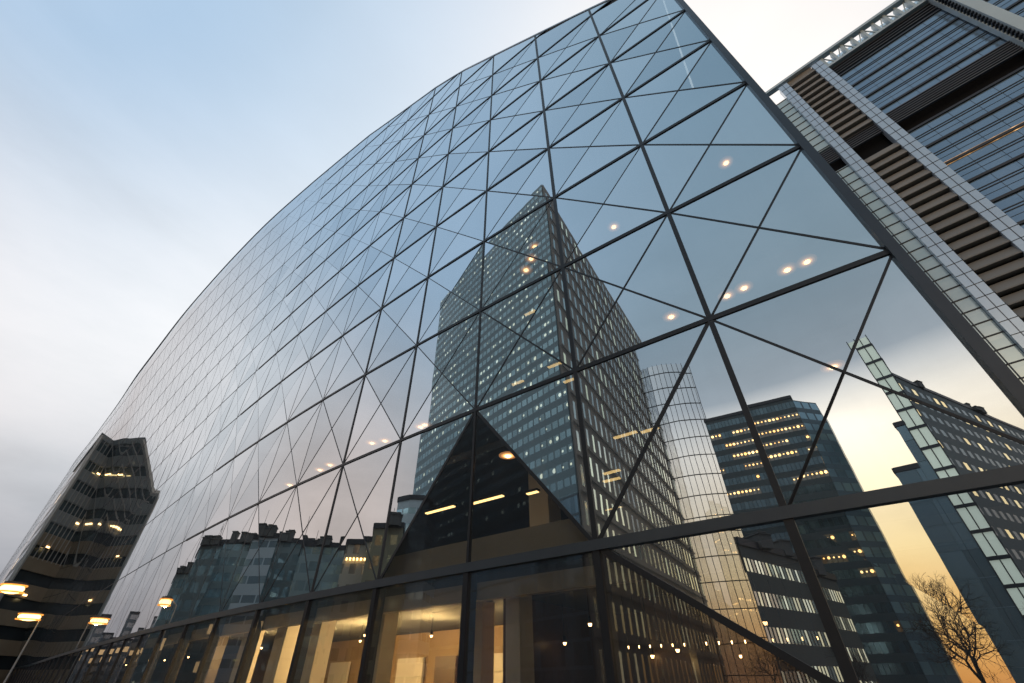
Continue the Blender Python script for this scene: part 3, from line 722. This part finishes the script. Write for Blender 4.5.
def shifted(a, b_, d):
    L = math.hypot(b_[0] - a[0], b_[1] - a[1]); n = (-(b_[1] - a[1]) / L * d, (b_[0] - a[0]) / L * d)
    return (a[0] + n[0], a[1] + n[1]), (b_[0] + n[0], b_[1] + n[1])
a, b_ = shifted(A_C, A_M, -0.4 if False else 0.0)
face(ct, 'glass_face', *shifted(A_M, A_C, 0.5), 34, 156.7, 0.45, m_spots)
face(ct, 'base_face', *shifted(A_L, A_C, 0.7), 0, 33.9, 0.45, facade('tower_base_facade', (0.07, 0.105, 0.13), (0.05, 0.08, 0.10), 1.2, 4.2, 0.97, 0.86, lit=0.0, lits=0, seed=9))
face(ct, 'glass_face', *shifted(A_L, A_M, 0.5), 34, 150.5, 0.45, m_spots)
face(ct, 'stone_face', *shifted(A_C, A_R, 0.5), 0, 156.7, 0.45, m_stone)
mb = MB()
for z in np.arange(8.6, 150, 8.6):
    for (p, q) in ((A_C, A_R),):
        p2, q2 = shifted(p, q, 0.9); mb.bar((*p2, z), (*q2, z), (0, 0, 1), 0.25, 0.16, 0.16)
mb.build('floor_bands', principled('stone_band', (0.12, 0.12, 0.115), 0.7), ct)
# gridded glass screen tower
gt = empty('gridded_glass_tower', (-133, -119, 0)); tag(gt, 'slender see-through glass tower with a fine dark grid catching the sunset, reflected', 'glass tower')
g0 = Vector((-140.5, -110.0, 0)); g1 = Vector((-126.6, -127.8, 0)); gv = (g1 - g0); gL = gv.length; gv.normalize(); gout = Vector((-gv.y, gv.x, 0))
if gout.dot(-g0) < 0: gout = -gout
def gp(t, z, o=0): return g0 + gv * (gL * t) + gout * (math.sin(t * math.pi) * 2.0 + o) + Vector((0, 0, z))
for nm, o in (('front_lattice', 0), ('back_lattice', -5)):
    mb = MB(); N = 9
    for k in range(N + 1): mb.bar(gp(k / N, 0, o), gp(k / N, 130, o), gout, 0.22, 0.15, 0.15)
    z = 4
    while z < 131:
        for k in range(N): mb.bar(gp(k / N, z, o), gp((k + 1) / N, z, o), gout, 0.3, 0.25, 0.1)
        z += 8.6
    if nm == 'back_lattice':
        mb = MB()
        for k in (0, 9): mb.bar(gp(k / N, 0, o), gp(k / N, 130, o), gout, 0.3, 0.15, 0.15)
    mb.build(nm, M['t_line'], gt)
mb = MB()
for k in range(9): mb.poly([gp(k / 9, 0), gp((k + 1) / 9, 0), gp((k + 1) / 9, 129.5), gp(k / 9, 129.5)])
mb.build('glass_skin', coated_glass('grid_tower_glass', 0.35, (1.0, 1.0, 1), (0.92, 0.92, 0.92)), gt)

m_rows = facade('rows_of_lights', (0.05, 0.075, 0.085), (0.035, 0.055, 0.065), 1.15, 3.7, 0.92, 0.55, lit=0.02, litcol=(1, 0.46, 0.11), lits=4.5, seed=11, rowlit=0.5, dots=(0, 0.55, 0.34), wrough=0.35)
m_side = facade('plain_blue_side', (0.10, 0.16, 0.20), (0.11, 0.18, 0.22), 3.0, 3.7, 0.8, 0.6, lit=0.02, lits=1, seed=4, wrough=0.35, grough=0.3)
tower('row_lit_tower', 'dark slab tower with rows of small golden lights beside the sunset gap, reflected', 'tower',
      [([(-88.8, -87.3), (-67.7, -105.6), (-80, -125), (-101, -107)], 0, 70.7, m_rows, 'wall'), ([(-67.78, -105.85), (-66.2, -114.4), (-75, -130), (-82, -124)], 0, 69.9, m_side, 'side_wing')])
m_low = facade('slot_window_facade', (0.07, 0.085, 0.085), (0.35, 0.36, 0.30), 1.0, 4.0, 0.55, 0.42, lit=0.5, litcol=(1, 0.80, 0.45), lits=0.9, seed=13)
tower('slot_window_block', 'low dark block with rows of lit slot windows in front of the dark tower, reflected', 'office block',
      [([(-40.3, -35.8), (-49.4, -65.7), (-57, -72), (-56.5, -52)], 0, 16.7, m_low, 'wall')])
m_plain = facade('blue_grey_panels', (0.13, 0.19, 0.22), (0.065, 0.10, 0.12), 6, 4.5, 0.985, 0.97, lit=0.0, lits=0, seed=15, wrough=0.4, grough=0.25)
tower('plain_slab_block', 'plain blue-grey slab block with a stepped roof right of the sunset gap, reflected', 'office block',
      [([(-42.9, -88.9), (-38.9, -90.9), (-43, -102), (-47.4, -99)], 0, 35.1, m_plain, 'wall'), ([(-38.85, -90.9), (-37.3, -91.7), (-41.2, -102.6), (-42.95, -101.8)], 0, 44, m_plain, 'wall')])
m_e = facade('lit_office_facade', (0.075, 0.115, 0.13), (0.07, 0.11, 0.13), 3.9, 4.6, 0.5, 0.42, lit=0.34, litcol=(1, 0.66, 0.25), lits=1.3, seed=19)
tower('lit_office_tower', 'dark office tower with scattered lit windows at the right, reflected', 'office tower',
      [([(-45.9, -117.4), (-54.0, -205), (-66, -204), (-62, -157)], 0, 70.1, m_e, 'wall')])
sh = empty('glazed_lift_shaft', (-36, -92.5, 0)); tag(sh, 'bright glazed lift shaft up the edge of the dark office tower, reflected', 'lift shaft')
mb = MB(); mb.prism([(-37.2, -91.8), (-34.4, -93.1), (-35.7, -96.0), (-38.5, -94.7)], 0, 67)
mb.build('glass_shaft', principled('glowing_shaft_glass', (0.6, 0.66, 0.6), 0.2, 0, 0.25, 0.5, emit=(0.86, 0.92, 0.74), estr=0.5), sh)  # sunset light on the shaft put in as its own emission
mb = MB()
for z in np.arange(3, 67, 4.4):
    for p, q in (((-37.3, -91.7), (-34.3, -93.05)), ((-34.3, -93.05), (-35.6, -96.0))): mb.bar((*p, z), (*q, z), (0, 0, 1), 0.4, 0.3, 0.3)
for p in ((-37.25, -91.7), (-35.8, -92.4), (-34.3, -93.05)): mb.bar((*p, 0), (*p, 67.4), (0.4, 0.9, 0), 0.2, 0.15, 0.1)
mb.build('shaft_frame', M['t_line'], sh)

# low buildings across the square (left part of the reflection)
def low(name, label, a, b_, h, dep, m_, cat='office block'):
    aa = math.degrees(math.atan2(a[1] - 17, a[0] + 6)); ab = math.degrees(math.atan2(b_[1] - 17, b_[0] + 6))
    return tower(name, label, cat, [([a, b_, off(b_, ab, dep), off(a, aa, dep)], 0, h, m_, 'wall')])
fa = [facade('low_facade_%s' % k, w, g, cw, ch, fw, fh, lit=l, lits=ls, seed=20 + i * 3) for i, (k, w, g, cw, ch, fw, fh, l, ls) in enumerate((
    ('teal', (0.26, 0.35, 0.37), (0.22, 0.31, 0.34), 3, 3.4, .85, .55, .03, .8), ('dark', (0.16, 0.22, 0.235), (0.16, 0.23, 0.25), 3.5, 3.4, .7, .6, .03, .8),
    ('pale', (0.50, 0.60, 0.66), (0.26, 0.36, 0.42), 4, 3.4, .9, .4, .02, .8), ('beige', (0.42, 0.40, 0.34), (0.18, 0.19, 0.18), 3, 3.6, .5, .5, .05, .8), ('olive', (0.22, 0.21, 0.14), (0.12, 0.12, 0.09), 3, 3.6, .5, .5, .05, .8)))]
low('teal_block', 'low teal office block at the left end of the reflected skyline', (-121.2, 86.5), (-121.3, 76.7), 24.4, 15, fa[0])
low('louvred_block', 'dark office block with a ragged roof, second in the reflected skyline', (-105.3, 72.4), (-105.1, 64.9), 27.4, 14, fa[1])
low('office_block', 'teal office block between two darker ones in the reflected skyline', (-113.3, 71.0), (-113.5, 55.9), 29.7, 14, fa[0])
low('pale_block', 'pale blue office block with a tilted roof in the reflected skyline', (-96.6, 52.8), (-96.5, 44.0), 26.9, 12, fa[2])
low('dark_block', 'dark flat-roofed office block right of the pale one in the reflected skyline', (-109.4, 51.0), (-109.4, 36.2), 29.1, 12, fa[1])
low('wide_block', 'wide teal office block beside the beige terrace building, reflected', (-100.5, 38.3), (-99.9, 23.8), 26.3, 12, fa[0])
low('terrace_building', 'beige building with a warmly lit roof terrace, reflected', (-86.5, 25.4), (-85.8, 19.3), 24.4, 12, fa[3])
low('olive_building', 'olive stone building beside the lit terrace, reflected', (-81.3, 19.9), (-79.9, 10.6), 25.8, 10, fa[4])
tb = tower('faceted_glass_building', 'small faceted glass building just left of the tall corner tower, reflected', 'office block', [([(-93.5, 12.4), (-91, 9.5), (-90.5, 5.5), (-99, 2), (-103, 10)], 0, 35.0, fa[2], 'wall')])
m_lantern = emitter('terrace_light', (1, 0.55, 0.18), 9)
for k in range(7):
    e = empty('terrace_lantern', (-85.9 + 0.05 * k, 24.6 - k * 0.85, 21.2)); tag(e, 'small glowing lantern in the row along the reflected roof terrace', 'lantern', 'row of terrace lanterns')
    mb = MB(); c = Vector(e.location); mb.tube(c, c + Vector((0, 0, .45)), .16, .2, 8); mb.build('glass', m_lantern, e)
    mb = MB(); mb.tube(c + Vector((0, 0, .46)), c + Vector((0, 0, .6)), .26, .06, 8); mb.tube(c - Vector((-0.6, 0, .02)), c - Vector((0, 0, .02)), .03, .03, 5); mb.build('cap', M['mullion'], e)
# distant skyline
far_m = facade('distant_facade', (0.11, 0.13, 0.15), (0.10, 0.12, 0.14), 5, 4, .8, .6, .03, lits=.8, seed=50)
x0 = 158.0
for k in range(11):
    a = 141.8 + k * 0.98; d = 300 + (k * 37 % 50); h = (24, 29, 21, 33, 27, 24, 36, 22, 30, 26, 34)[k]
    p = off((-30, 45), a + 0.55, d); q_ = off((-30, 45), a - 0.5, d)
    tower('distant_block', 'small distant block on the reflected skyline, %s' % ('leftmost', 'second from left', 'third from left', 'fourth from left', 'fifth from left', 'sixth from left', 'seventh from left', 'eighth from left', 'ninth from left', 'tenth from left', 'rightmost')[k], 'distant building',
          [([p, q_, off(q_, a, 25), off(p, a, 25)], 0, h, far_m, 'wall')], group='distant skyline blocks')

# ------------------------------------------------------------------ banded tower at the far left, standing against the glass
L0 = (-78.1, 74.6); LR = (-79.2, 86.4); LH = 39.0
dp = (math.cos(R_(138)) * 24, math.sin(R_(138)) * 24)
LB_ = (L0[0] + dp[0], L0[1] + dp[1]); LRB = (LR[0] + dp[0], LR[1] + dp[1])
bt = empty('banded_tower', (L0[0], L0[1], 0)); tag(bt, 'brown banded office tower with dark window strips at the far left beside the glass', 'office tower')
m_band = facade('banded_facade', (0.16, 0.18, 0.19), (0.03, 0.04, 0.05), 1.6, 3.6, 0.9, 0.5, lit=0.10, litcol=(1, .6, .22), lits=1.2, seed=31)
m_gray = facade('grey_side_facade', (0.36, 0.38, 0.38), (0.20, 0.22, 0.23), 2.4, 3.6, 0.6, 0.5, lit=0.06, litcol=(1, .7, .35), lits=1.2, seed=33)
mb = MB(); mb.prism([L0, LR, LRB, LB_], 0, LH - 0.6); mb.build('wall', m_gray, bt)
fd = Vector((LR[0] - L0[0], LR[1] - L0[1], 0)); fL = fd.length; fd.normalize(); fn = Vector((fd.y, -fd.x, 0))
if fn.dot(Vector((-L0[0], -L0[1], 0))) < 0: fn = -fn
m_sp = principled('brown_spandrel', (0.33, 0.275, 0.20), 0.6, 0, 0.25, 0.4)
m_sp2 = principled('grey_spandrel', (0.38, 0.42, 0.43), 0.6, 0, 0.25, 0.4)
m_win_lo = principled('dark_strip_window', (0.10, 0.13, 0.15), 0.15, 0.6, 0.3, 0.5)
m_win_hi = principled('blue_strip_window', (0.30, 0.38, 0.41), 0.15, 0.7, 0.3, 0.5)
k = 0; z = 2.0
while z < LH - 1:
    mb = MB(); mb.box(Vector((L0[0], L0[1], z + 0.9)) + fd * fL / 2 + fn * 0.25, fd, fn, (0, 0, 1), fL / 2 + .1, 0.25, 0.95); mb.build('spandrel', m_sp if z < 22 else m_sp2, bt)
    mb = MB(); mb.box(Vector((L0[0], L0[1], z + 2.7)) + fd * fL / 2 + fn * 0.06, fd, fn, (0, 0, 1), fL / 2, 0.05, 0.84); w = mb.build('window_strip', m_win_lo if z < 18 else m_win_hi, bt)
    z += 3.6; k += 1
mb = MB()
for t in np.linspace(0, 1, 13):
    c = Vector((L0[0], L0[1], 0)) + fd * fL * t + fn * 0.55; mb.bar((c.x, c.y, 18), (c.x, c.y, LH), fn, 0.07, 0.06, 0.06)
mb.build('vertical_fins', M['white_metal'], bt)
mb = MB(); mb.box(Vector((L0[0], L0[1], LH)) + fd * fL / 2 + Vector((dp[0], dp[1], 0)) / 2, fd, Vector((dp[0], dp[1], 0)).normalized(), (0, 0, 1), fL / 2 + .3, 12.2, 0.5); mb.build('parapet', m_sp2, bt)
mb = MB(); mb.box(Vector((L0[0], L0[1], LH / 2)) - fd * 0.2 + fn * 0.35, fd, fn, (0, 0, 1), 0.16, 0.25, LH / 2); mb.build('corner_trim', M['white_metal'], bt)
for t, z in ((.45, 24.6), (.2, 20.0), (.3, 13.2), (.3, 33)):
    c = Vector((L0[0], L0[1], z)) + fd * fL * t + fn * .6; mb = MB(); mb.box(c, fd, fn, (0, 0, 1), .35, .04, .12); mb.build('wall_light', emitter('wall_light_%d' % int(z * 10), (1, .6, .25), 5), bt)

# ------------------------------------------------------------------ street lamps
def street_lamp(az, d, z, azp, label, L=0.9):
    hx, hy = d * math.cos(R_(az)), d * math.sin(R_(az)); px, py = d * math.cos(R_(azp)), d * math.sin(R_(azp))
    e = empty('street_lamp', (px, py, 0)); tag(e, label, 'street lamp', 'street lamps at the lower left')
    mb = MB(); mb.tube((px, py, 0), (px, py, z - .35), .11, .065, 10); mb.tube((px, py, 0), (px, py, .8), .17, .15, 10); mb.build('pole', M['white_metal'], e)
    mb = MB(); mb.tube((px, py, z - .36), (px + (hx - px) * .4, py + (hy - py) * .4, z + .02), .06, .05, 8); mb.tube((px + (hx - px) * .4, py + (hy - py) * .4, z + .02), (hx, hy, z + .14), .05, .05, 8); mb.build('arm', M['white_metal'], e)
    v = Vector((hx - px, hy - py, 0)).normalized(); n = Vector((-v.y, v.x, 0)); c = Vector((hx, hy, z + .12))
    mb = MB(); mb.box(c + v * .1 + Vector((0, 0, .08)), v, n, (0, 0, 1), .75 * L, .34 * L, .07); mb.box(c + v * .05 + Vector((0, 0, .17)), v, n, (0, 0, 1), .5 * L, .2 * L, .04); h = mb.build('lamp_head', M['edge'], e)
    mb = MB(); o_ = c + v * .12 - Vector((0, 0, .30)); K = 8
    def ep(i_, k_, f=1.0):
        a_ = math.pi * i_ / K - math.pi / 2; b2_ = 2 * math.pi * k_ / 14
        return o_ + v * (.85 * L * f * math.cos(a_) * math.cos(b2_)) + n * (.6 * L * f * math.cos(a_) * math.sin(b2_)) + Vector((0, 0, .38 * f * math.sin(a_)))
    for i_ in range(K):
        for k_ in range(14): mb.poly([ep(i_, k_), ep(i_, k_ + 1), ep(i_ + 1, k_ + 1), ep(i_ + 1, k_)])
    mb.build('lens', emitter('sodium_lens', (1, .58, .20), 5.0), h, smooth=True)
    for z_ in (-.02, -.5):
        mb = MB()
        for k_ in range(14): mb.bar(o_ + v * (.9 * L * math.cos(k_ * math.pi / 7)) + n * (.66 * L * math.sin(k_ * math.pi / 7)) + Vector((0, 0, z_ + .26)), o_ + v * (.9 * L * math.cos((k_ + 1) * math.pi / 7)) + n * (.66 * L * math.sin((k_ + 1) * math.pi / 7)) + Vector((0, 0, z_ + .26)), (0, 0, 1), .1, .05, .05)
        mb.build('glow_rim', emitter('sodium_glow_rim', (1, .36, .06), 1.4), h)  # orange fringe of the lamp glow, added as emissive rims
    l = bpy.data.lights.new('street_light', 'POINT'); l.energy = 900; l.color = (1, .6, .25); l.shadow_soft_size = .3
    lo = bpy.data.objects.new('street_light', l); col.objects.link(lo); lo.location = (hx, hy, z - .3)
street_lamp(135.95, 58, 8.25, 137.3, 'glowing orange street lamp at the picture edge, higher of the two')
street_lamp(133.75, 78, 8.0, 133.1, 'glowing orange street lamp on a slim pole, lower of the two', 1.15)

# ------------------------------------------------------------------ bare trees across the road
m_bark = principled('dark_bark', (0.045, 0.035, 0.028), 0.85, 0, 0.3, 6)
def tree(x, y, h, seed, label, spread=1.0, lv=6):
    r = random.Random(seed); e = empty('bare_tree', (x, y, 0)); tag(e, label, 'tree', 'bare trees across the square')
    tr = MB(); cr = MB()
    def grow(p, d, L, rad, k):
        segs = 3; q = p
        for i in range(segs):
            d = (d + Vector((r.gauss(0, .11), r.gauss(0, .11), r.gauss(0.02, .07)))).normalized()
            n = q + d * (L / segs); r0 = rad * (1 - .3 * i / segs); r1 = rad * (1 - .3 * (i + 1) / segs)
            (tr if k == 0 else cr).tube(q, n, r0, r1, 7 if k < 2 else 3); q = n
            if k > 0 and k < lv and i < segs - 1 and r.random() < .55:
                a = r.uniform(0, 6.28); o = d.orthogonal().normalized(); o = (Matrix.Rotation(a, 3, d) @ o); grow(q, (d + o * .9).normalized(), L * .6, rad * .45, k + 2)
        if k >= lv: return
        nb = 3 if k < 3 else 2
        for j in range(nb + (r.random() < .3)):
            a = r.uniform(0, 6.28); o = d.orthogonal().normalized(); o = Matrix.Rotation(a + j * 2.1, 3, d) @ o
            grow(q, (d + o * r.uniform(.35, .85) * spread + Vector((0, 0, .08))).normalized(), L * r.uniform(.66, .84), rad * .62, k + 1)
    grow(Vector((x, y, 0)), Vector((0, 0, 1)), h * .24, h * .019, 0)
    tr.build('trunk', m_bark, e); cr.build('crown', m_bark, e)
tree(-9.6, -20.8, 8.0, 3, 'bare black tree against the orange sunset, reflected low at the right', 1.25, 7)
tree(-4.5, -23.0, 5.6, 8, 'small bare tree right of the larger one, reflected at the lower right corner', 1.2, 6)
tree(-17.5, -22, 5.2, 12, 'bare tree before the dark row-lit tower, reflected', 1.1, 5)
tree(-54, -48, 8.5, 21, 'bare tree at the foot of the gridded glass tower, reflected', 1.3, 5)
